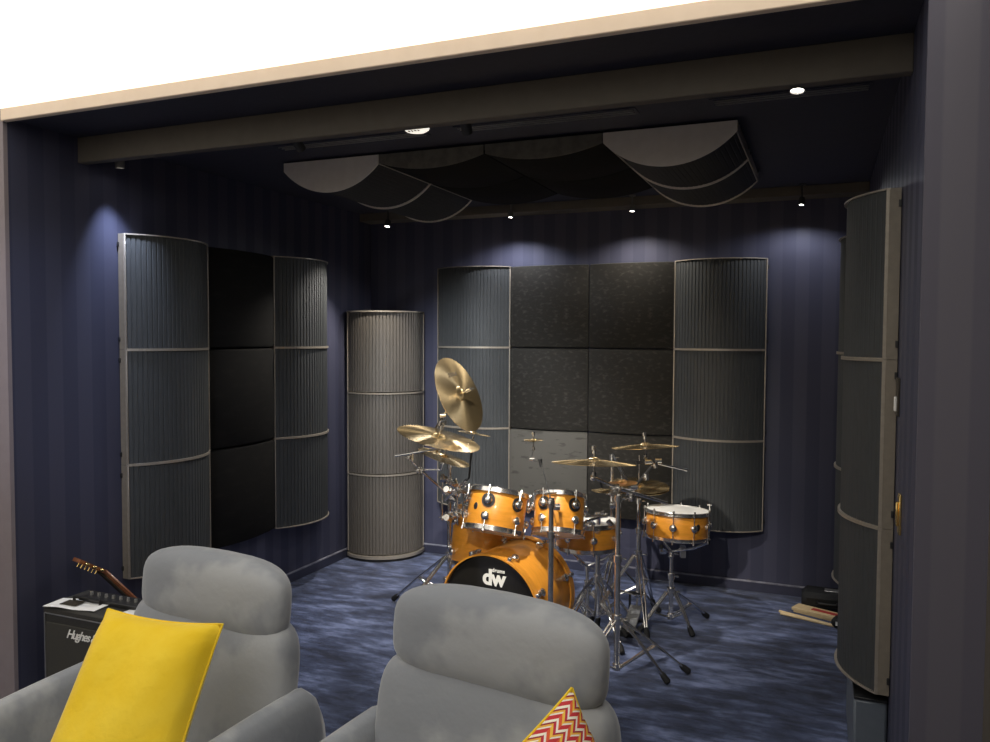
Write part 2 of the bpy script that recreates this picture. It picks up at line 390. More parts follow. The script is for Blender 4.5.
def pillow_tile(name, label, M, m=VEL, w=.6, h=H, sag=.045, body=.046, group=None, band=False):
    """padded fabric-covered foam panel, front face gently convex"""
    def prof(k, n=18):
        a = arc_pts(w-.008, sag, n, .004)
        return a
    t = thing(name, label, 'acoustic panel', group=group); t.matrix_basis = M
    n = 18; a = arc_pts(w-.008, sag, n, .004)
    g = MB(); rings = []
    for z, ins in ((.004, .014), (.008, .005), (.02, 0), (h/2, 0), (h-.02, 0), (h-.008, .005), (h-.004, .014)):
        rings.append([(max(.004+ins*.4, min(w-.004-ins*.4, x)), y+ins, z) for x, y in a])
    k = n+1; vs = [v for r in rings for v in r]
    fs = [(j*k+i, j*k+i+1, (j+1)*k+i+1, (j+1)*k+i) for j in range(len(rings)-1) for i in range(n)]
    # sides and back
    b0 = len(vs); L_ = []; R_ = []
    for r in rings: vs.append((r[0][0], .02, r[0][2])); L_.append(len(vs)-1)
    for r in rings: vs.append((r[-1][0], .02, r[-1][2])); R_.append(len(vs)-1)
    for j in range(len(rings)-1):
        fs.append((j*k, (j+1)*k, L_[j+1], L_[j])); fs.append((j*k+n, R_[j], R_[j+1], (j+1)*k+n)); fs.append((L_[j], L_[j+1], R_[j+1], R_[j]))
    fs.append(tuple(list(range(n+1))+[R_[0], L_[0]])); e = (len(rings)-1)*k
    fs.append(tuple([e+i for i in range(n+1)]+[R_[-1], L_[-1]]))
    g.add(vs, fs).build('fabric_pad', m, t, angle=35)
    MB().box((w/2, .02+(body-.02)/2, h/2), (w-.02, body-.021, h-.02)).build('backing_board', BLACK, t)
    if band: MB().prism(arc_pts(w-.008, sag+.002, 20, .004)+[(w-.004, .045), (.004, .045)], h-.004, h+.001).build('lit_end_face', VELS, t)  # added strip, its lighter tone paints the light on the front face
    return t
def MT(loc, R=None):
    M = Matrix.Translation(Vector(loc)); return M @ R.to_4x4() if R is not None else M
Z0 = .425; rown = ['bottom', 'middle', 'top']
proto = None; tproto = None; rproto = None
def place_curved(M, label, group):
    global proto
    if proto is None: proto = curved_unit('curved_acoustic_panel', label, M, group=group); return proto
    return dup(proto, M, label, group)
def place_smooth(M, label, group):
    global rproto
    if rproto is None: rproto = curved_unit('curved_acoustic_panel', label, M, rdep=.0009, group=group); return rproto
    return dup(rproto, M, label, group)
def place_tile(M, label, group, m=None):
    global tproto
    if m is not None: return pillow_tile('padded_acoustic_tile', label, M, m, group=group)
    if tproto is None: tproto = pillow_tile('padded_acoustic_tile', label, M, group=group); return tproto
    return dup(tproto, M, label, group)
YBP = 0.022
for k in range(3):
    z = Z0+.6*k; n = rown[k]
    place_curved(MT((0, YBP-.022, z)), f'{n} ribbed curved panel in the left column of the back wall, behind the cymbals', 'curved panels on the back wall')
    place_curved(MT((1.8, YBP-.022, z)), f'{n} ribbed curved panel in the right column of the back wall', 'curved panels on the back wall')
    for c, x in ((0, .6), (1, 1.2)):
        sd = ('left', 'right')[c]
        if k == 0 and c == 0:
            place_tile(MT((x, 0, z)), 'worn grey velvet tile with lighter nap, bottom left of the six on the back wall', 'velvet tiles on the back wall', VELL)
        else:
            place_tile(MT((x, 0, z)), f'black velvet padded tile, {n} {sd} of the six on the back wall', 'velvet tiles on the back wall')
    RL = RZ(PI/2)
    place_curved(MT((-.582, -2.42, z), RL), f'{n} ribbed curved panel in the left wall column nearest the opening', 'curved panels on the left wall')
    place_tile(MT((-.582, -1.82, z), RL), f'{n} black padded tile between the curved columns on the left wall', 'velvet tiles on the left wall', VELD)
    place_curved(MT((-.582, -1.22, z), RL), f'{n} ribbed curved panel in the left wall column farther back, near the corner', 'curved panels on the left wall')
    RR = RZ(-PI/2)
    place_smooth(MT((2.94, -1.78, z), RR), f'{n} tan-edged curved panel in the near column on the right wall', 'curved panels on the right wall')
    place_tile(MT((2.94, -1.18, z), RR), f'{n} black padded tile behind the near column on the right wall', 'velvet tiles on the right wall', VELD)
    place_smooth(MT((2.94, -.58, z), RR), f'{n} curved panel in the far column on the right wall, mostly hidden', 'curved panels on the right wall')
# ceiling cloud
RCe = RX(PI/2)
cproto = None
for k, (yy, dn) in enumerate(((-.65, 'rear'), (-1.25, 'front'))):
    for x, sd in ((-.02, 'left'), (1.78, 'right')):
        lab = f'{dn} curved panel with grey end cap on the {sd} of the ceiling cloud'
        if cproto is None: cproto = curved_unit('curved_ceiling_panel', lab, MT((x, yy, 2.603), RCe), ribm=RIBD, rdep=.0012, caps=CAPG, sidem=CAPG, group='curved panels on the ceiling')
        else: dup(cproto, MT((x, yy, 2.603), RCe), lab, 'curved panels on the ceiling')
    for x, sd in ((.58, 'left'), (1.18, 'right')):
        pillow_tile('padded_acoustic_tile', f'{dn} {sd} black padded tile in the middle of the ceiling cloud', MT((x, yy, 2.603), RCe), VELD, group='velvet tiles on the ceiling', band=k == 1)

# freestanding column in the corner
pa, pb = Vector((-.597, -.335, 0)), Vector((-.130, .030, 0))
d = pb-pa; w = d.length
t = thing('freestanding_diffuser_column', 'tall taupe ribbed half round column standing on the carpet in the back left corner', 'acoustic column', pa, RZ(math.atan2(d.y, d.x)))
sg = .19
MB().prism(arc_pts(w-.02, sg-.008, 28, .01)+[(w-.01, .03), (.01, .03)], 0, .022).build('base', BLACK, t)
MB().prism(arc_pts(w+.008, sg+.006, 28, -.004)+[(w, .036), (0, .036)], .022, .045).build('base_trim', CHAMP, t)
hs = .617
for k in range(3):
    z = .046+hs*k
    s_ = sheet([(x, y+.004) for x, y in rib_profile(w-.012, sg-.006, 28, .009)], .006, hs-.006, RIBG, 'ribbed_cover', t, .03); s_.location = (.006, 0, z)
    MB().prism(arc_pts(w, sg, 28)+[(w, .036), (0, .036)], z+hs-.012, z+hs-.001).build('ring_trim', CHAMP, t)
for x in (.001, w-.013): MB().box((x+.006, .018, .05+hs*1.5), (.012, .036, hs*3-.02), bev=.001).build('side_rail', CHAMP, t)
MB().box((w/2, .034, .05+hs*1.5), (w-.03, .006, hs*3-.03)).build('back_board', BLACK, t)

# ------------------------------------------------------------------ spotlights
def spot(label, top, aim, bodym, power, angle=70, blend=.7, stem=.03, r=.022, ln=.07, col=(1, .95, .88), lens=LENS, track=True):
    """small adjustable spotlight hanging from 'top', shining towards 'aim'"""
    top = Vector(top); t = thing('ceiling_spotlight', label, 'spotlight', top)
    dn = Vector((0, 0, -stem)); a = (Vector(aim)-(top+dn)).normalized()
    MB().tube((0, 0, 0), dn, .005).build('stem', bodym, t)
    MB().lathe([(.0, 0), (.022, 0), (.022, -.008), (.0, -.008)], n=20).build('canopy', bodym, t)
    q = axes(a); Mx = Matrix.Translation(dn) @ q.to_4x4()
    MB().lathe([(0, -ln*.35), (r*.8, -ln*.35), (r, -ln*.25), (r, ln*.65), (r*.86, ln*.65), (r*.8, ln*.56)], Mx, 24).build('lamp_head', bodym, t)
    MB().lathe([(0, ln*.56), (r*.5, ln*.57), (r*.8, ln*.56)], Mx, 20).build('lens', lens, t)
    ld = bpy.data.lights.new('spot_beam', 'SPOT'); ld.energy = power; ld.spot_size = math.radians(angle); ld.spot_blend = blend
    ld.shadow_soft_size = .02; ld.color = col
    lo = bpy.data.objects.new('spot_beam', ld); COL.objects.link(lo); lo.parent = t
    lo.matrix_basis = Matrix.Translation(dn + a*(ln*.62)) @ axes(-a).to_4x4()
    return t
W_ = (1, .93, .82); C_ = (.92, .94, 1)
# front row behind the beam
spot('grey spotlight at far left behind the front beam, over the left wall', (-.50, -2.52, ZC), (-.60, -2.35, 1.4), LAMPG, 58, 66, 1, stem=.085, col=(.66, .76, 1))
spot('dark spotlight second from left behind the front beam', (.56, -2.52, ZC), (.38, -.3, 1.15), LAMPB, 290, 50, .8, stem=.095, col=(.9, .95, 1))
spot('black spotlight in the middle behind the front beam, by the round downlight', (1.39, -2.53, ZC), (1.15, -.85, .5), LAMPB, 330, 60, .7, stem=.095, col=W_)
spot('lit spotlight at the right behind the front beam', (2.645, -2.50, ZC), (2.58, -2.9, .2), LAMPG, 8, 75, .8, stem=.06, r=.027, col=W_)
# back row under the rear beam
spot('bright spotlight at the far left of the back wall above the corner column', (-.145, -.50, ZC), (-.18, -.95, 1.0), LAMPB, 130, 95, .5, stem=.145, r=.022, ln=.05, col=W_)
spot('spotlight on a thin stem at the middle left of the back beam', (.665, -.16, ZC), (.62, -.55, .9), LAMPG, 46, 150, .6, stem=.075, r=.018, ln=.05, col=C_)
spot('spotlight on a thin stem at the middle right of the back beam', (1.54, -.16, ZC), (1.55, -.55, .9), LAMPG, 36, 150, .6, stem=.08, r=.018, ln=.05, col=W_)
spot('small angled spotlight at the right end of the back beam', (2.605, -.16, ZC), (2.5, -.5, .8), LAMPB, 16, 160, .5, stem=.10, r=.018, ln=.05, col=C_)
# round ceiling downlight with slotted face
t = thing('round_downlight', 'round white downlight in the ceiling half hidden by the front beam', 'ceiling light', (.995, -2.212, ZC))
MB().lathe([(0, -.02), (.045, -.018), (.06, -.008), (.062, 0), (0, 0)], n=32).build('lens', LENSW, t)
for i in range(4): MB().box((-.024+.016*i, -.022, -.0205), (.006, .016, .003)).build('slot', BLACK, t)
# front-room lamp lights (out of the frame, above and beside the camera)
spot('spotlight on the front room ceiling lighting the drum kit', (2.2, -5.2, 2.70), (1.3, -1.2, .9), LAMPG, 260, 40, .7, stem=.06, col=W_)
spot('added unseen spotlight washing the left wall blue', (.7, -4.7, 2.70), (-.63, -2.6, 1.45), LAMPG, 80, 36, 1, stem=.06, col=(.62, .72, 1))  # lamp added out of view to tint the left wall blue

# ------------------------------------------------------------------ wall plates, amp, guitar, floor items
t = thing('light_switch_plate', 'dark bronze plate with white switch on the right wall behind the panel edge', 'light switch', (XR, -2.44, 1.50))
MB().box((-.004, 0, 0), (.008, .075, .13), bev=.002).build('plate', BRONZEP, t)
MB().box((-.011, 0, -.025), (.008, .022, .05), bev=.002).build('switch', PAPER, t)
t = thing('brass_wall_plate', 'tall brass plate on the right wall below the dark switch', 'wall plate', (XR, -2.62, 1.13))
MB().box((-.004, 0, 0), (.008, .05, .13), bev=.002).build('plate', GOLD, t)
MB().box((-.012, 0, 0), (.01, .016, .08), bev=.003).build('lever', GOLD, t)

t = thing('floor_box', 'blue grey box on the carpet below the near right wall panels', 'equipment box', (2.93, -1.95, 0))
MB().box((0, 0, .19), (.11, .78, .38), bev=.008).build('housing', BOXG, t)
MB().box((0, 0, .385), (.112, .782, .01), bev=.002).build('lid', BLACK, t)

# guitar amplifier
t = thing('guitar_amplifier', 'black combo guitar amplifier with white script lettering by the left wall', 'amplifier', (-.19, -3.0, 0))
AW, AD, AH = .59, .25, .485
MB().box((0, AD/2, .012+(AH-.012)/2), (AW, AD, AH-.012), bev=.012).build('cabinet', TOLEX, t)
MB().box((0, -.001, .22), (AW-.05, .008, .39), bev=.002).build('grill', GRILL, t)
b = MB()
for x in (-AW/2+.022, AW/2-.022): b.box((x, -.004, AH/2), (.004, .004, AH-.06))
b.box((0, -.004, AH-.03), (AW-.044, .004, .004))
b.build('piping', SATIN, t)
for x in (-.24, .24):
    for y in (.04, AD-.04): MB().tube((x, y, 0), (x, y, .014), .018).build('foot', RUBBER, t)
text('lettering', 'Hughes & Kettner', LOGO, t, MT((.03, -.008, AH-.105), RX(PI/2)), .056, .0008, .0009, .45, .80)
MB().box((.02, AD*.60, AH+.010), (.42, .095, .02), bev=.003).build('control_panel', BLACK, t)
for i in range(9): MB().tube((-.16+.045*i, AD*.60, AH+.02), (-.16+.045*i, AD*.60, AH+.034), .008, .007).build('knob', SATIN, t)
MB().path([(-.20, AD*.36, AH), (-.20, AD*.36, AH+.022), (-.12, AD*.36, AH+.026), (-.04, AD*.36, AH+.022), (-.04, AD*.36, AH)], .007).build('handle', BLACK, t)
pp = thing('paper_sheet', 'white printed sheet lying on top of the guitar amplifier', 'paper', (-.33, -2.94, AH+.001), RZ(.12))
MB().grid(lambda u, v: Vector(((u-.5)*.28, (v-.5)*.12, .0015+.004*sin(u*5)**2)), 12, 4).build('sheet', PAPER, pp)
MB().box((-.03, .0, .0085), (.09, .06, .0008)).build('printed_picture', INK, pp)
pp2 = thing('paper_sheet', 'second white sheet on the right end of the amplifier top, by the headrest', 'paper', (.0, -2.93, AH+.001), RZ(-.1))
MB().grid(lambda u, v: Vector(((u-.5)*.14, (v-.5)*.13, .0015+.004*sin(u*4)**2)), 10, 4).build('sheet', PAPER, pp2)

# guitar, leaning with its headstock on the left wall
tip = Vector((-.535, -2.70, .665)); dr = (Vector((-.459, -2.50, .409))-tip).normalized()
gz = -dr                                       # local z runs up the neck
gx, gy_, gz = frame(gz, (0.3, 1.0, .8))
Rg = Matrix((gx, gy_, gz)).transposed()
base = tip + dr*.90
t = thing('acoustic_guitar', 'acoustic guitar with mahogany neck and gold tuners leaning on the left wall behind the amplifier', 'guitar', base, Rg)
out = []
for i in range(48):
    a = 2*PI*i/48; zz = cos(a)*.235; rr = (.165 if zz < 0 else .135)-.03*math.exp(-((zz-.03)/.07)**2)
    out.append((sin(a)*rr*1.05, zz+.235))
Mg = Matrix(((1, 0, 0, 0), (0, 0, -1, .045), (0, 1, 0, 0), (0, 0, 0, 1)))
MB().prism(out, 0, .085, Mg).build('body', WOODL, t)
MB().tube((0, -.045, .3), (0, -.0405, .3), .048, n=28).build('sound_hole', BLACK, t)
MB().box((0, -.043, .15), (.15, .012, .022), bev=.003).build('bridge', WOODR, t)
MB().box((0, -.035, .60), (.050, .026, .34), bev=.008).build('neck', WOODR, t)
MB().box((0, -.050, .56), (.052, .008, .44), bev=.002).build('fretboard', INK, t)
HT = Matrix.Translation((0, -.034, .765)) @ Matrix.Rotation(math.radians(17), 4, 'X') @ Matrix.Diagonal((1.12, 1.12, 1.12, 1))
MB().prism([(-.026, 0), (.026, 0), (.036, .035), (.033, .13), (.014, .14), (0, .135), (-.014, .14), (-.033, .13), (-.036, .035)], 0, .016, HT @ Matrix(((1, 0, 0, 0), (0, 0, -1, .008), (0, 1, 0, 0), (0, 0, 0, 1)))).build('headstock', WOODR, t)
for sx in (-1, 1):
    for zz in (.035, .07, .105):
        b = MB(); b.tube((sx*.034, 0, zz), (sx*.050, 0, zz), .0035); b.ball((sx*.058, 0, zz), .011, 10, (.8, .6, 1)); b.tube((sx*.018, -.024, zz), (sx*.018, -.006, zz), .004)
        b.v = [tuple(HT @ Vector(q)) for q in b.v]; b.build('tuner', GOLD, t)

# things on the floor at the right of the back wall
t = thing('instrument_case', 'black soft instrument case lying on the carpet against the back wall at right', 'case', (2.80, -.10, 0), RZ(.0))
MB().box((0, 0, .055), (.30, .20, .11), bev=.03).build('case_body', RUBBER, t)
MB().path([(-.06, -.10, .06), (-.05, -.125, .06), (.05, -.125, .06), (.06, -.10, .06)], .008).build('handle', BLACK, t)
MB().box((.05, .0, .113), (.13, .06, .006), bev=.002).build('silver_clasp', SATIN, t)
t = thing('wooden_board', 'pale wooden board with red strip on the carpet in front of the black case', 'wooden board', (2.78, -.29, 0), RZ(-.40))
MB().box((0, 0, .022), (.36, .10, .02), bev=.003).build('board', WOODL, t)
MB().box((0.02, 0, .034), (.18, .03, .004)).build('red_strip', RED, t)
MB().box((0, 0, .006), (.34, .09, .011), bev=.002).build('underside_batten', WOODL, t)
t = thing('stick_bag', 'black stick pouch with white label beside the wooden board', 'bag', (2.90, -.45, 0), RZ(-.2))
MB().box((0, 0, .032), (.15, .09, .062), bev=.02).build('pouch', RUBBER, t)
MB().box((-.005, -.046, .034), (.085, .003, .022)).build('white_label', PAPER, t)
for i, (x, y, a) in enumerate(((2.70, -.385, -.42), (2.715, -.41, -.34))):
    o = MB().tube((-.19, 0, .008), (.17, 0, .008), .0078, .0078).tube((.17, 0, .008), (.205, 0, .008), .0078, .004).ball((.208, 0, .008), .0055).build('drumstick', WOODL)
    o.location = (x, y, .0 if i == 0 else .0); o.rotation_euler = (0, 0, a)
    tag(o, ('pale drumstick on the carpet in front of the board, nearer the camera', 'pale drumstick on the carpet in front of the board, farther from the camera')[i], 'drumstick', 'drumsticks by the back wall')

# ------------------------------------------------------------------ drums
def ring(r0, r1, z0, z1): return [(r0, z0), (r1, z0), (r1, z1), (r0, z1)]
def drum(name, label, M, dia, dep, nl, batter=HEADW, reso=HEADW, hoopm=CHROME, two_rows=True, rings=False, vent=None, wood_hoops=False, rot=0, hh=.020):
    """drum in its own frame: axis z from 0 (bottom head) to dep (top head)"""
    t = thing(name, label, 'drum'); t.matrix_basis = M; R = dia/2
    MB().lathe([(R, .012), (R, dep-.012), (R-.006, dep-.002), (R-.010, dep-.012), (R-.010, .012), (R-.006, .002)], n=64, close=True).build('shell', LACQ, t)
    MB().lathe([(0, dep+.004), (R-.012, dep+.004), (R+.003, dep+.001), (R+.004, dep-.006), (R-.001, dep-.008), (R-.004, dep-.001), (0, dep-.001)], n=64).build('top_head', batter, t)
    MB().lathe([(0, -.004), (R-.012, -.004), (R+.003, -.001), (R+.004, .006), (R-.001, .008), (R-.004, .001), (0, .001)], n=64).build('bottom_head', reso, t)
    for z, s in ((dep, 1), (0, -1)):
        if wood_hoops:
            MB().lathe(ring(R+.004, R+.0125, z-s*.022, z+s*.024), n=72, close=True).build('hoop', LACQ, t)
            MB().lathe(ring(R+.0185, R+.0195, z-s*.02, z+s*.022), n=72, close=True).build('hoop_inlay', SATIN, t) if False else None
        else:
            MB().lathe([(R+.005, z-s*.014), (R+.012, z-s*.014), (R+.012, z-s*.010), (R+.008, z-s*.009), (R+.0075, z+s*(hh-.012)), (R+.011, z+s*(hh-.010)), (R+.010, z+s*(hh-.008)), (R+.004, z+s*(hh-.009))], n=64, close=True).build('hoop', hoopm, t)
    rows = ((dep-.058, 1), (.058, -1)) if two_rows else ((dep/2, 1), (dep/2, -1))
    rl = .0205 if two_rows else .019
    for i in range(nl):
        a = rot+2*PI*i/nl; u = Vector((cos(a), sin(a), 0))
        for j, (zl, s) in enumerate(rows):
            b = MB()
            if two_rows or j == 0:
                q = Matrix.Translation(u*R+Vector((0, 0, zl))) @ axes(u).to_4x4()
                b.lathe([(0, 0), (rl*.8, 0), (rl*.8, .006), (rl*.6, .009), (rl, .013), (rl*1.05, .020), (rl*.8, .026), (rl*.3, .029), (0, .029)], q, 20)
            ze = (dep if s > 0 else 0); ro = R+.014
            b.tube(u*ro+Vector((0, 0, zl)), u*ro+Vector((0, 0, ze+s*.016)), .0028, n=8)
            b.tube(u*(ro+.001)+Vector((0, 0, ze+s*.004)), u*(ro+.001)+Vector((0, 0, ze+s*.018)), .0055, n=8)
            b.build('lug', CHROME, t)
            if rings and j == 0 and i in (0, 1, 3):
                MB().lathe(ring(rl*1.05, rl*1.75, .001, .006), Matrix.Translation(u*R+Vector((0, 0, zl))) @ axes(u).to_4x4(), 24, True).build('isolation_ring', BLACK, t)
        if wood_hoops:
            for z, s in ((dep, 1), (0, -1)): MB().box(u*(R+.018)+Vector((0, 0, z)), (.03, .022, .034), RZ(a), .004).build('claw', CHROME, t)
    if vent is not None:
        u = Vector((cos(vent), sin(vent), 0))
        q = Matrix.Translation(u*(R-.0005)+Vector((0, 0, dep*.52))) @ axes(u).to_4x4()
        MB().lathe([(0, .003), (.015, .002), (.017, 0), (0, -.001)], q @ Matrix.Diagonal((.85, 1.15, 1, 1)), 24).build('badge', BLACK, t)
    return t
def along(c, z, up_hint=(0, 0, 1)):      # matrix with local z = z, placed at c
    return Matrix.Translation(Vector(c)) @ axes(z, up_hint).to_4x4()
TOV = lambda p: (Vector((CAM.x, CAM.y, p.z))-p).normalized()

# bass drum: axis along the floor
bf, bb = Vector((1.183, -1.745, .298)), Vector((1.230, -1.345, .298))
ax = (bf-bb).normalized(); BD = (bf-bb).length
Mb = along(bb, ax)
bass = drum('bass_drum', 'large amber bass drum with black front head and white logo, on the carpet', Mb, .548, BD, 8, batter=HEADB, reso=HEADW, wood_hoops=True, rot=PI/8)
for c in bass.children:
    if c.name.startswith('top_head'): c.name = 'front_head'
Mt = Matrix.Translation((0, 0, BD+.0047))
# in bass frame: local y is "up"?  build lettering facing +z with its up matching world up
upl = (Mb.inverted().to_3x3() @ Vector((0, 0, 1))).normalized(); xl = upl.cross(Vector((0, 0, 1)))
Rt = Matrix((xl, upl, Vector((0, 0, 1)))).transposed().to_4x4()
def LT(x, y): return Mt @ Rt @ Matrix.Translation((x, y, 0))
text('logo_lettering', 'dw', LOGO, bass, LT(.020, .160), .112, .0006, .0042, 0, .92)
text('small_lettering', 'drums', LOGO, bass, LT(.046, .203), .027, .0006, .0008, 0, 1.1)
for sx in (-1, 1):
    b = MB(); inv = Mb.inverted()
    p0 = Vector((bb.x+sx*.255, bf.y+.12, .20)); p1 = Vector((bb.x+sx*.40, bf.y-.02, .012))
    b.tube(inv @ p0, inv @ p1, .008); b.build('spur', CHROME, bass)
    MB().ball(inv @ p1, .015).build('spur_foot', RUBBER, bass)

# toms
def tom(label, px, py_top, py_bot, D, dia, tilt, nl=6, vent=None, name='tom_drum', rings=True, rot=0, **k):
    T = P(px, py_top, D); B = P(px+tilt[0], py_bot, D+tilt[1]); z = (T-B); dep = z.length
    return drum(name, label, along(B, z), dia, dep, nl, vent=vent, rings=rings, rot=rot, **k), T, B
inv_ang = lambda M, v: math.atan2((M.inverted().to_3x3() @ v).y, (M.inverted().to_3x3() @ v).x)
def face_angle(T, B, px_shift=0.0):
    M = along(B, T-B); v = TOV(B)+_r*px_shift; q = M.inverted().to_3x3() @ v; return math.atan2(q.y, q.x)
T1, B1 = P(499.5, 493, 4.22), P(493.5, 530.5, 4.17)
fa = face_angle(T1, B1)
drum('tom_drum', 'amber rack tom on the left above the bass drum', along(B1, T1-B1), .305, (T1-B1).length, 6, rings=True, vent=face_angle(T1, B1, -1.05), rot=face_angle(T1, B1, -.37))
T2, B2 = P(560, 496, 4.24), P(558, 533, 4.18)
drum('tom_drum', 'smaller amber rack tom on the right above the bass drum', along(B2, T2-B2), .262, (T2-B2).length, 5, rings=True, rot=face_angle(T2, B2, -.75))
T3, B3 = P(487, 512, 4.62), P(482, 562, 4.60)
drum('tom_drum', 'wide amber low tom hanging behind the left rack tom', along(B3, T3-B3), .375, (T3-B3).length, 8, rings=False, rot=face_angle(T3, B3, -.3))
T4, B4 = P(587, 522, 4.62), P(587, 546, 4.62)
drum('snare_drum', 'low amber snare drum behind the right rack tom', along(B4, T4-B4), .356, (T4-B4).length, 8, two_rows=False, rot=face_angle(T4, B4, .2))
T5, B5 = P(677.5, 510, 4.552), P(676.5, 536, 4.55)
sn = drum('snare_drum', 'amber snare drum with white head on its own stand at the right of the kit', along(B5, T5-B5), .345, (T5-B5).length, 10, two_rows=False, hh=.015, vent=face_angle(T5, B5, .75), rot=face_angle(T5, B5, -.12))
b = MB(); M5i = along(B5, T5-B5).inverted(); q = M5i @ (T5+_r*.185+_u*-.02)
b.tube(q, q+Vector((0, 0, .045)), .006); b.box(q+Vector((0, 0, .05)), (.03, .02, .01), bev=.002); b.ball(q+Vector((0, 0, -.05)), .012)
b.build('strainer', CHROME, sn)

# ------------------------------------------------------------------ stands and cymbals
def wing(b, c, ax_, s=1.0):
    x, y, z = frame(ax_); c = Vector(c)
    b.tube(c-z*.006*s, c+z*.012*s, .006*s, .005*s, 10)
    b.box(c+z*.010*s, (.034*s, .005*s, .012*s), Matrix((x, y, z)).transposed(), .001)
def part(t, b, name, m):
    return b.build(name, m, t, inv=t.matrix_basis.inverted())
def clamp(t, c, d, m=CHROME, s=1.0, name='clamp'):
    b = MB(); x, y, z = frame(d); c = Vector(c)
    b.tube(c-z*.022*s, c+z*.022*s, .019*s, n=16)
    b.box(c+x*.022*s, (.026*s, .022*s, .030*s), Matrix((x, y, z)).transposed(), .003*s)
    wing(b, c+x*.040*s, x, s)
    return part(t, b, name, m)
def stand(label, base, feet, hub=.34, low=.10, tubes=((.0, .62, .0135), (.6, 1.0, .0105)), name='cymbal_stand', lean=(0, 0), cat='stand', double=True, group=None):
    """tripod stand: base on the floor at 'base', feet are floor points; tubes = (z0, z1, radius)"""
    B_ = Vector((base[0], base[1], 0)); t = thing(name, label, cat, B_, group=group)
    up = Vector((lean[0], lean[1], 1))
    at = lambda z: B_+up*z
    for k, (a, bb_, r) in enumerate(tubes):
        b = MB(); b.tube(at(max(a, low)), at(bb_), r, n=16); part(t, b, ('base_tube', 'middle_tube', 'upper_tube')[min(k, 2)], CHROME)
        b = MB(); b.tube(at(bb_-.03), at(bb_+.004), r+.006, n=16); wing(b, at(bb_-.015)+_r*(r+.014), _r, .9); part(t, b, 'collar', CHROME)
    b = MB(); b.tube(at(hub-.02), at(hub+.025), .024, n=16)
    wing(b, at(hub)+_r*.035, _r); part(t, b, 'hub', CHROME)
    b = MB(); b.tube(at(low-.012), at(low+.02), .020, n=16); part(t, b, 'lower_collar', CHROME)
    for fx, fy in feet:
        F_ = Vector((fx, fy, .018)); H_ = at(hub); L_ = at(low); dv = Vector((fx, fy, 0))-Vector((at(hub).x, at(hub).y, 0)); dv.z = 0; dv.normalize()
        side = Vector((-dv.y, dv.x, 0)); b = MB(); H2 = H_+dv*.026
        mid = H2.lerp(F_, .5)
        offs = (-.011, .011) if double else (0,)
        for o_ in offs:
            b.path([H2+side*o_, mid+side*o_+Vector((0, 0, .006)), F_+side*o_*.4], .006 if double else .009, 8)
        b.tube(mid-side*.016, mid+side*.016, .006, n=8)
        part(t, b, 'leg', CHROME)
        b = MB()
        for o_ in offs: b.path([L_+dv*.02+side*o_*.8, mid+side*o_*.8], .0045, 8)
        part(t, b, 'brace', CHROME)
        dd = (F_-mid).normalized(); b = MB(); b.path([F_-dd*.05, F_-dd*.03, F_+dd*.004, F_+dd*.012], [.010, .016, .017, .010], 12)
        b2 = MB(); b2.v = [(x, y, max(z, .001)) for x, y, z in b.v]; b2.f = b.f
        part(t, b2, 'rubber_foot', RUBBER)
    return t
def tilter(t, c, nrm, post=.05, s=1.0):
    """cymbal seat: post through the cymbal at c along nrm"""
    c = Vector(c); n = Vector(nrm).normalized()
    b = MB(); b.tube(c-n*post, c+n*.045*s, .004*s, n=8); b.tube(c-n*(post+.012), c-n*(post-.008), .012*s, n=12); part(t, b, 'tilter_post', CHROME)
    b = MB(); b.tube(c-n*.020, c-n*.004, .012*s, n=14); part(t, b, 'felt_washer', BLACK)
    b = MB(); wing(b, c+n*.024*s, n, s*1.5); part(t, b, 'wing_nut', CHROME)
    return c-n*post
def cymbal(label, c, nrm, dia, m=BRASS, bell=.16, rise=.016, name='cymbal', logo=None, inverted=False, bent=0):
    R = dia/2; rb = R*bell; hb = rb*.42; prof = []
    n = 14
    for i in range(n+1):
        r = .005+(rb-.005)*i/n; prof.append((r, rise*R/.2*.55+hb*(1-(r/rb)**2.2)))
    for i in range(1, n+1):
        r = rb+(R-rb)*i/n; u = (r-rb)/(R-rb); prof.append((r, rise*R/.2*.55*(1-u**1.35)))
    top0 = prof[0][1]
    prof = [(r, z-top0) for r, z in prof]
    full = prof + [(r, z-.0016) for r, z in reversed(prof)]
    b = MB().lathe(full, n=96, close=True)
    t = b.build(name, m); t.matrix_basis = along(c, nrm)
    tag(t, label, 'cymbal')
    if logo:
        x0, y0, s0, a0 = logo
    return t
# --- left side: stand with the tilted china, crash and small cymbals
cA = P(463.5, 392.5, 4.35); nA = V3(.82, .385, .43)
cB = P(440, 433, 4.13); nB = V3(.24, .96, .13)
cC = P(445, 454, 4.30); nC = V3(.32, .945, .06)
cD = P(474, 431, 4.62); nD = V3(.17, .985, -.03)
ca = cymbal('large bronze cymbal standing almost upright, topmost at the left of the kit', cA, nA, .435, bell=.2)
bx_, by_, bz_ = frame(nA)
Mi = ca.matrix_basis.inverted()
ul = (Mi.to_3x3() @ (_u*.9-_r*.25)); ul.z = 0; ul.normalize(); xx = ul.cross(Vector((0, 0, 1)))
text('logo_print', 'Paiste', INK, ca, MT(tuple(ul*.118+xx*.0+Vector((0, 0, -.0205)))) @ Matrix((xx, ul, Vector((0, 0, 1)))).transposed().to_4x4() @ Matrix.Rotation(-.16, 4, 'X'), .042, .0005, .0008, .2)
cymbal('wide bronze crash cymbal tilted to the right, below the upright cymbal', cB, nB, .44, bell=.2)
cymbal('small bronze cymbal hanging just under the wide left crash', cC, nC, .295, bell=.2)
cymbal('tiny bronze splash cymbal right behind the upright cymbal edge', cD, nD, .195, bell=.25)
bL = (.66, -1.15)
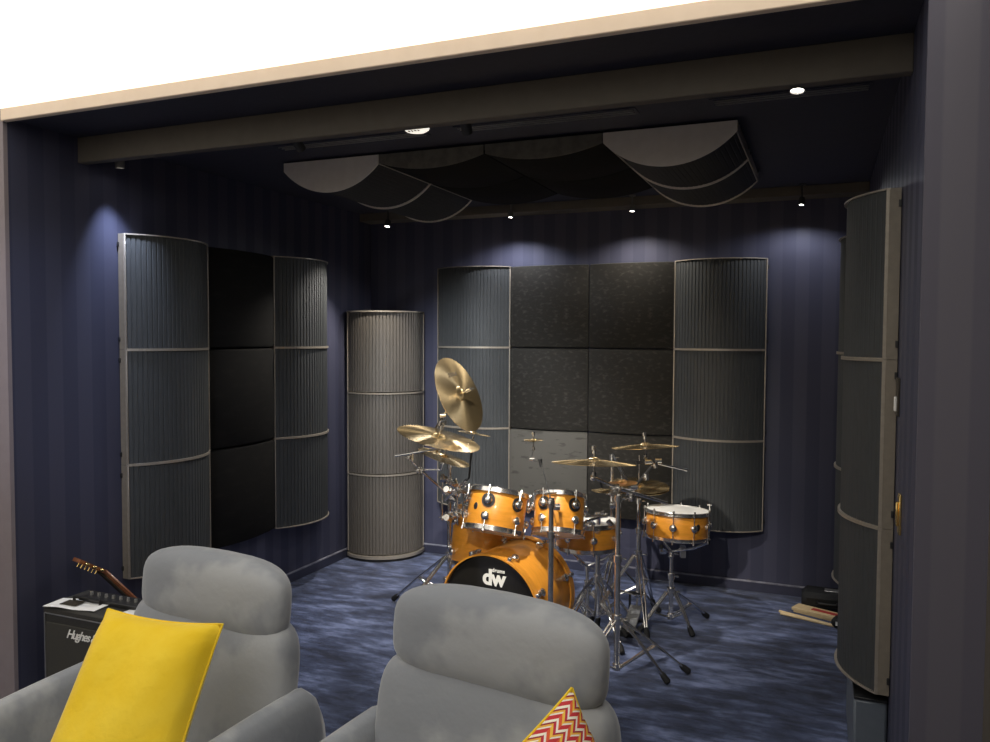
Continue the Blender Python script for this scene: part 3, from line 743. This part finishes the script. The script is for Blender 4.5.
s1 = stand('chrome double-braced stand at the left of the kit holding the tilted cymbals', bL, [(.225, -1.07), (.455, -1.44), (1.0, -.93)], hub=.36, low=.13, tubes=((.0, .60, .0145), (.58, .93, .0125)))
jB = tilter(s1, cB, nB, .05, 1.4); jA = tilter(s1, cA, nA, .05, 1.2); jC = tilter(s1, cC, nC, .045)
top1 = P(447.5, 492, 4.78)
c1 = P(420, 470, 4.4); jm = P(410, 459, 4.3); je = P(455, 500, 4.6)
def rods(t, segs, r=.006, name='boom_arm', m=CHROME):
    for a, b_ in segs:
        b = MB(); b.tube(a, b_, r, n=10); part(t, b, name, m)
rods(s1, [(je, c1)], .009, 'boom_arm', CHROME)
rods(s1, [(c1, jm), (P(395, 456, 4.22), P(469, 444, 4.15))], .0055, 'boom_rod')
rods(s1, [(jB, P(437, 452, 4.2)), (P(437, 452, 4.2), P(441, 446, 4.2))], .005, 'cymbal_post')
rods(s1, [(jA, P(443, 416, 4.42)), (P(443, 416, 4.42), P(433, 432, 4.35)), (P(443, 416, 4.42), P(440, 446, 4.3))], .006, 'cymbal_post')
rods(s1, [(jC, P(441, 470, 4.35)), (P(441, 470, 4.35), c1)], .005, 'cymbal_post')
for p_, d_ in ((P(411, 457, 4.28), _u), (c1, _r), (P(443, 415, 4.42), _r), (P(441, 447, 4.22), _u), (P(420, 470, 4.38), _u)): clamp(s1, p_, d_, s=.8)
b = MB(); b.tube(P(430, 436, 4.36), P(434, 430, 4.34), .012); part(s1, b, 'felt_stack', BLACK)
# cluster of clamps and tom arms at the top of the left stand
random.seed(4)
for k in range(17):
    p_ = P(random.uniform(441, 470), random.uniform(476, 518), random.uniform(4.3, 4.6))
    clamp(s1, p_, Vector((random.uniform(-1, 1), random.uniform(-1, 1), random.uniform(-1, 1))), s=random.uniform(.6, .95))
rods(s1, [(je, P(449, 520, 4.74)), (P(449, 500, 4.7), P(470, 505, 4.38)), (P(449, 485, 4.7), P(474, 490, 4.36)), (P(442, 480, 4.6), P(442, 520, 4.62)),
          (P(456, 478, 4.5), P(458, 525, 4.5)), (P(449, 512, 4.72), P(458, 536, 4.6)), (P(445, 500, 4.6), P(466, 480, 4.4))], .0065, 'mounting_arm')
rods(s1, [(P(460, 484, 4.45), P(486, 486, 4.3))], .006, 'mounting_arm')
s1b = stand('second chrome tube stand beside the left stand, holding the low tom', (.70, -1.02), [(.42, -.83), (.98, -1.18), (.74, -.66)], hub=.30, low=.11, tubes=((.0, .55, .011), (.54, .80, .0095)), name='tom_stand')
rods(s1b, [(P(452, 540, 4.80), B3+(T3-B3)*.5)], .007, 'mounting_arm')
jD = tilter(s1b, cD, nD, .04, .8)
rods(s1b, [(jD, P(469, 478, 4.62)), (P(469, 478, 4.62), P(452, 500, 4.74))], .006, 'boom_rod', BLACK)
rods(s1b, [(P(452, 500, 4.74), Vector((.70, -1.02, .78)))], .008, 'boom_rod')
# --- mini bell cymbal in the middle
cE = P(533.5, 438.5, 4.45)
cymbal('miniature bell cymbal on a thin rod above the two rack toms', cE, V3(0, 1, .02), .105, bell=.35, rise=.01)
cF = P(594, 457, 4.08); nF = V3(.03, 1, -.055)
s2 = stand('chrome stand in front of the bass drum at its right side', (1.535, -1.83), [(1.80, -2.02), (1.40, -2.16), (1.74, -1.62)], hub=.30, low=.10, tubes=((.0, .75, .0135), (.74, .90, .0125)))
jE = tilter(s2, cE, V3(0, 1, 0), .055, .8)
top2 = Vector((1.535, -1.83, .90))
rods(s2, [(jE, P(531, 459, 4.4)), (P(531, 459, 4.4), P(537, 462, 4.38)), (P(541, 463, 4.35), P(549, 492, 4.0)), (P(549, 492, 4.0), top2)], .0028, 'boom_rod', BLACK)
b = MB(); b.tube(P(540, 459, 4.36), P(541, 467, 4.36), .012, .008, 12); part(s2, b, 'boom_grip', BLACK)
clamp(s2, P(532, 459, 4.4), _r, s=.6); clamp(s2, top2, Vector((0, 0, 1)), s=.8); clamp(s2, P(556, 507, 3.97), _r, s=.9)
rods(s2, [(P(553, 506, 3.93), P(560, 512, 4.08))], .008, 'tom_bracket')
for a_, b_ in (((P(546, 494, 4.05)), P(570, 492, 4.2)),): rods(s2, [(a_, b_)], .007, 'mounting_arm')

# --- right centre: two thick tubes
s3 = stand('chrome stand with flat topped arm between the bass drum and right stands', (1.575, -1.10), [(1.78, -1.35), (1.34, -1.0), (1.75, -.88)], hub=.32, low=.11, tubes=((.0, .55, .0155), (.54, .70, .0125)), name='percussion_stand')
rods(s3, [(P(586, 521, 4.36), P(607, 515, 4.42)), (P(599, 524, 4.42), P(599, 517, 4.4))], .009, 'flat_arm')
b = MB(); b.box(P(596, 516, 4.4), (.13, .03, .014), RZ(YAW), .004); part(s3, b, 'top_plate', CHROME)
for k in range(5): clamp(s3, P(586+k*6, 514+(k % 3)*9, 4.45), Vector((k-2, 1, 1.5-k)), s=.75)
s4 = stand('tall chrome boom stand at the right front of the kit carrying two cymbals', (1.825, -1.655), [(2.145, -1.46), (2.07, -1.60-.02), (1.66, -2.02)], hub=.30, low=.06, tubes=((.0, .62, .015), (.60, .92, .0125)))
top4 = Vector((1.825, -1.655, .92))
jF = tilter(s4, cF, nF, .085, 1.2)
cl4 = P(620, 489, 4.12)
rods(s4, [(top4, cl4), (P(593, 477.5, 4.07), cl4)], .008, 'boom_arm'); rods(s4, [(cl4, P(667, 503, 4.2))], .0085, 'counterweight_rod')
b = MB(); b.ball(P(593, 478, 4.07), .016, 14); part(s4, b, 'ball_joint', CHROME)
b = MB(); b.tube(P(600, 479, 4.09), P(602, 488, 4.09), .008, .006); part(s4, b, 'rubber_grip', BLACK)
for p_, d_ in ((P(615, 487, 4.12), _r), (P(617, 500, 4.1), Vector((0, 0, 1))), (P(630, 492, 4.15), _r), (P(616, 494, 4.1), _f), (P(632, 497, 4.15), _u), (P(614, 505, 4.12), _r)): clamp(s4, p_, d_, s=.95)
cymbal('bronze crash cymbal lying level at the centre right, in front', cF, nF, .43, bell=.17, rise=.03)
cG = P(645, 442, 4.72); nG = V3(-.045, 1, -.05)
cymbal('bronze cymbal lying level, highest at the right of the kit', cG, nG, .395, bell=.17, rise=.03)
s6 = stand('chrome boom stand behind the hi-hat carrying the highest right cymbal', (1.56, -.72), [(1.35, -.55), (1.84, -.62), (1.55, -1.0)], hub=.32, low=.10, tubes=((.0, .60, .0135), (.58, .98, .011)))
jG = tilter(s6, cG, nG, .085, 1.2)
e6 = P(632, 490, 4.55)
rods(s6, [(Vector((1.56, -.72, .98)), e6), (e6, P(655, 463, 4.65))], .0095, 'boom_arm', BLACK)
rods(s6, [(P(646, 461, 4.68), P(686, 470, 4.72)), (jG, P(646, 461, 4.68))], .007, 'boom_rod')
b = MB(); b.tube(P(684, 469.5, 4.72), P(687, 470.3, 4.72), .010); part(s6, b, 'rod_cap', CHROME)
b = MB(); b.tube(P(636, 463, 4.68), P(643, 462, 4.68), .010); part(s6, b, 'rubber_grip', BLACK)
for p_, d_ in ((P(648, 462, 4.68), _r), (P(655, 465, 4.66), _u), (P(658, 461, 4.68), _r), (P(646, 477, 4.6), _u), (P(634, 487, 4.55), _r)): clamp(s6, p_, d_, s=.85)

# --- hi-hat
hb_ = Vector((1.745, -.80, 0))
cI = P(637, 491, 4.52); nI = V3(.02, .99, .07)
s5 = stand('chrome hi-hat stand with black framed foot pedal behind the right stand', (hb_.x, hb_.y), [(1.86, -1.08), (1.50, -.98), (1.78, -.50)], hub=.40, low=.16, tubes=((.0, .56, .0145), (.54, .74, .011)), name='hi_hat_stand')
rods(s5, [(Vector((hb_.x, hb_.y, .74)), Vector((hb_.x, hb_.y, 1.0)))], .0035, 'pull_rod')
pm = Vector((hb_.x, hb_.y-.13, 0)); b = MB()
for sx in (-1, 1): b.box(pm+Vector((sx*.045, .12, .09)), (.012, .02, .17), bev=.002)
b.box(pm+Vector((0, .12, .172)), (.10, .02, .012), bev=.002); b.box(pm+Vector((0, .12, .008)), (.12, .03, .014), bev=.002); part(s5, b, 'pedal_frame', BLACK)
b = MB(); b.box(pm+Vector((0, -.02, .06)), (.075, .26, .012), RX(.30), .003); part(s5, b, 'footboard', SATIN)
b = MB(); b.box(pm+Vector((0, -.14, .014)), (.085, .05, .026), bev=.004); part(s5, b, 'heel_plate', BLACK)
b = MB(); b.path([pm+Vector((0, .10, .09)), pm+Vector((0, .12, .14))], .006); part(s5, b, 'chain', SATIN)
hz = Vector((hb_.x, hb_.y, .965))
hh1 = cymbal('top bronze hi-hat cymbal behind the right stand clamps', Vector((hb_.x, hb_.y, .835)), V3(.03, .985, .12), .355, bell=.22, rise=.018, name='hi_hat_cymbal')
hh2 = cymbal('bottom bronze hi-hat cymbal turned upwards under the top one', Vector((hb_.x, hb_.y, .795)), -V3(.03, .985, .12), .355, bell=.22, rise=.018, name='hi_hat_cymbal')
b = MB(); wing(b, Vector((hb_.x, hb_.y, .88)), Vector((0, 0, 1))); part(s5, b, 'clutch', CHROME)
b = MB(); b.tube(Vector((hb_.x, hb_.y, .74)), Vector((hb_.x, hb_.y, .79)), .016, .006, 12); part(s5, b, 'seat_cup', BLACK)
# thin ride to its left and copper bell
cR = P(613, 488, 4.35)
cymbal('thin bronze splash half hidden behind the right boom clamps', cR, V3(.02, 1, -.03), .235, bell=.2, rise=.02)
cH = P(622, 479.5, 4.28)
cymbal('small copper coloured bell cymbal above the right boom clamps', cH, V3(-.06, .99, .04), .165, m=COPPER, bell=.45, rise=.02)
tilter(s4, cH, V3(0, 1, 0), .05, .8); rods(s4, [(P(622, 489, 4.28), cl4)], .005, 'boom_rod')
tilter(s4, cR, V3(0, 1, 0), .03, .8); rods(s4, [(P(613, 494, 4.34), P(616, 499, 4.12))], .005, 'boom_rod')

# --- snare stand
sb = Vector(((B5.x), (B5.y), 0))
s7 = stand('chrome snare stand with basket arms under the right snare drum', (sb.x-.03, sb.y+.02), [(2.125, -.60), (2.09, -.945), (1.80, -1.03)], hub=.235, low=.09, tubes=((.0, .34, .0135), (.33, .47, .0105)), name='snare_stand')
tp = Vector((sb.x-.03, sb.y+.02, .47)); bz = B5.z-.032
for k, a in enumerate((.2, 2.3, 4.4)):
    e = Vector((sb.x+.176*cos(a), sb.y+.176*sin(a), bz)); b = MB()
    b.path([tp, tp.lerp(e, .6)+Vector((0, 0, -.012)), e+Vector((0, 0, .002))], .007, 8); part(s7, b, 'basket_arm', CHROME)
    b = MB(); b.tube(e+Vector((0, 0, -.004)), e+Vector((0, 0, .016)), .011); part(s7, b, 'rubber_tip', RUBBER)
b = MB(); b.box(tp+_r*.065+Vector((0, 0, .0)), (.03, .03, .07), RZ(YAW), .003); part(s7, b, 'adjuster_box', SATIN)
b = MB(); b.tube(tp+_r*.065+Vector((0, 0, .03)), tp+_r*.03+Vector((0, 0, .0)), .006); part(s7, b, 'adjuster_rod', CHROME)
for p_, d_ in ((tp+Vector((0, 0, -.02)), Vector((0, 0, 1))), (tp+_r*-.05, _r)): clamp(s7, p_, d_, s=.8)
# centre snare stand
s8 = stand('chrome snare stand under the low amber snare behind the bass drum', (B4.x, B4.y+.01), [(B4.x+.25, B4.y-.05), (B4.x-.16, B4.y+.2), (B4.x-.08, B4.y-.24)], hub=.22, low=.08, tubes=((.0, .28, .0125), (.27, B4.z-.12, .0105)), name='snare_stand')
tp8 = Vector((B4.x, B4.y+.01, B4.z-.12))
for k, a in enumerate((.5, 2.6, 4.7)):
    e = Vector((B4.x+.18*cos(a), B4.y+.18*sin(a), B4.z-.03)); b = MB(); b.path([tp8, tp8.lerp(e, .6)+Vector((0, 0, -.012)), e], .007, 8); part(s8, b, 'basket_arm', CHROME)
# bass drum pedal behind the bass drum
pb_ = Vector((bb.x+.03, bb.y+.06, 0)); t = thing('bass_drum_pedal', 'black and chrome foot pedal behind the bass drum', 'drum pedal', pb_)
MB().box((0, .16, .010), (.11, .34, .014), bev=.003).build('base_plate', BLACK, t)
MB().box((0, .17, .065), (.08, .27, .010), RX(-.28), .003).build('footboard', SATIN, t)
for sx in (-1, 1): MB().box((sx*.05, .03, .09), (.012, .025, .16), bev=.002).build('pedal_post', CHROME, t)
MB().tube((-.06, .03, .165), (.06, .03, .165), .008).build('axle', CHROME, t)
MB().tube((0, .03, .165), (0, .0, .30), .004).ball((0, -.002, .30), .022).build('beater', HEADW, t)

# ------------------------------------------------------------------ armchairs
def puff(w, d, h, n=4.0, m=2.6, nu=44, nv=28, bend=0.0, taper=0.0, crown=0.0):
    """soft upholstered block: rounded rectangle outline (n) in x/z, pillowy thickness (m) in y"""
    b = MB()
    def fn(u, v):
        a = 2*PI*u; p_ = PI*(v-.5)
        ca, sa = cos(a), sin(a); cx = math.copysign(abs(ca)**(2/n), ca); cz = math.copysign(abs(sa)**(2/n), sa)
        cp, sp_ = cos(p_), sin(p_); rr = abs(cp)**(2/m); yy = math.copysign(abs(sp_)**(2/m), sp_)
        x = cx*rr*w/2; z = cz*rr*h/2; y = yy*d/2
        x *= 1+taper*z/h
        z += crown*(1-(2*x/w)**2)
        y += bend*(2*x/w)**2
        return Vector((x, y, z))
    b.grid(fn, nu, nv, wu=True); return b
def armchair(label, loc, rz, yaw2=0, hz=.905):
    t = thing('armchair', label, 'armchair', loc, RZ(rz))
    o = puff(.635, .155, .25, 3.8, 2.6, bend=-.03, crown=.008).build('headrest', GREYV, t); o.location = (0, .02, hz); o.rotation_euler = (-.10, 0, 0)
    o = puff(.71, .19, .60, 6.5, 2.9, bend=-.035, taper=-.02).build('backrest', GREYV, t); o.location = (0, -.015, .54); o.rotation_euler = (-.16, 0, 0)
    o = puff(.60, .60, .18, 6, 5).build('seat_cushion', GREYV, t); o.location = (0, -.33, .36)
    for sx in (-1, 1):
        b = MB(); n = 20
        pts = []
        for i in range(n+1):
            u = i/n; y = .06-u*.72; top = .655-.055*u+.01*sin(u*PI)
            if i == 0: top -= .10
            if i == 1: top -= .03
            if i == n: top -= .08
            if i == n-1: top -= .02
            pts.append((y, top))
        k = 16; vs = []
        for j, (y, top) in enumerate(pts):
            e = .7 if j in (0, n) else (.92 if j in (1, n-1) else 1)
            for q in range(k):
                a = 2*PI*q/k; ca, sa = cos(a), sin(a)
                x = math.copysign(abs(ca)**.75, ca)*.058*e; zc = (top+.12)/2; zz = zc+math.copysign(abs(sa)**.55, sa)*(top-.12)/2
                x += sx*(.02+.03*(zz-.3))
                vs.append((sx*.347+x, y, zz))
        fs = [(j*k+q, j*k+(q+1) % k, (j+1)*k+(q+1) % k, (j+1)*k+q) for j in range(n) for q in range(k)]
        fs += [tuple(range(k)), tuple(n*k+q for q in range(k))]
        b.add(vs, fs).build('armrest', GREYV, t, angle=80)
    o = puff(.66, .66, .16, 7, 6).build('base', GREYV, t); o.location = (0, -.30, .20)
    MB().tube((0, -.28, .03), (0, -.28, .14), .035, n=20).build('pedestal', SATIN, t)
    MB().lathe([(0, 0), (.26, 0), (.27, .006), (.26, .014), (.05, .03), (0, .03)], Matrix.Translation((0, -.28, 0)), 40).build('foot_plate', SATIN, t)
    for sx in (-1, 1): MB().tube((sx*.12, .035, .72), (sx*.12, .035, .86), .008).build('headrest_post', SATIN, t)
    return t
armchair('grey velvet armchair on the left with the yellow cushion', (.955, -3.50, 0), math.radians(-7), hz=.870)
armchair('grey velvet armchair in the middle front with the red patterned cushion', (1.975, -3.61, 0), math.radians(-9), hz=.897)

def cushion(name, label, corners, thick, m, back=None, seed=0, n=26):
    """scatter cushion spanned by four corners TL, TR, BR, BL"""
    TL, TR, BR, BL = [Vector(c) for c in corners]
    c0 = (TL+TR+BR+BL)/4; nn = (TR-TL).cross(BL-TL).normalized()
    if nn.dot(CAM-c0) < 0: nn = -nn
    t = thing(name, label, 'cushion', c0)
    def pt(u, v, s):
        e = .055; p0 = u*2-1; q0 = v*2-1
        pu = p0*(1-e*(1-q0*q0)*abs(p0)**2); qv = q0*(1-e*(1-p0*p0)*abs(q0)**2)
        U, V = (pu+1)/2, (qv+1)/2
        p = TL.lerp(TR, U).lerp(BL.lerp(BR, U), V)
        th = max(0, (1-p0**4)*(1-q0**4))**.55
        wr = .006*sin(9*u+5*v+seed)*th
        return p-c0 + nn*s*(thick/2*th+wr*(1 if s > 0 else 0))
    for s, nm, mm in ((1, 'front_cover', m), (-1, 'back_cover', back or m)):
        b = MB().grid(lambda u, v: pt(u, v, s), n, n); o = b.build(nm, mm, t, angle=80)
        uvl = o.data.uv_layers.new(name='UVMap')
        for lp in o.data.loops:
            i = lp.vertex_index; uvl.data[lp.index].uv = ((i//(n+1))/n, (i % (n+1))/n)
    edge = [pt(0, k/20, 0) for k in range(21)]+[pt(k/20, 1, 0) for k in range(1, 21)]+[pt(1, 1-k/20, 0) for k in range(1, 21)]+[pt(1-k/20, 0, 0) for k in range(1, 20)]
    MB().path(edge+[edge[0]], .0035, 6).build('piping', back or m, t)
    return t
cushion('scatter_cushion', 'bright yellow velvet cushion leaning on the left armchair backrest', (P(108, 609, 2.32), P(223, 624, 2.24), P(158, 835, 1.96), P(22, 812, 2.04)), .15, YEL)
cushion('scatter_cushion', 'red, white and yellow patterned cushion leaning in the middle armchair', (P(572, 688, 1.79), P(622, 800, 1.72), P(520, 905, 1.52), P(462, 802, 1.60)), .13, PATT, YEL, 3)

# ------------------------------------------------------------------ faint ambience
w_ = bpy.data.worlds.new('world'); S.world = w_; w_.use_nodes = True
w_.node_tree.nodes['Background'].inputs[0].default_value = (.5, .55, .7, 1)
w_.node_tree.nodes['Background'].inputs[1].default_value = .02
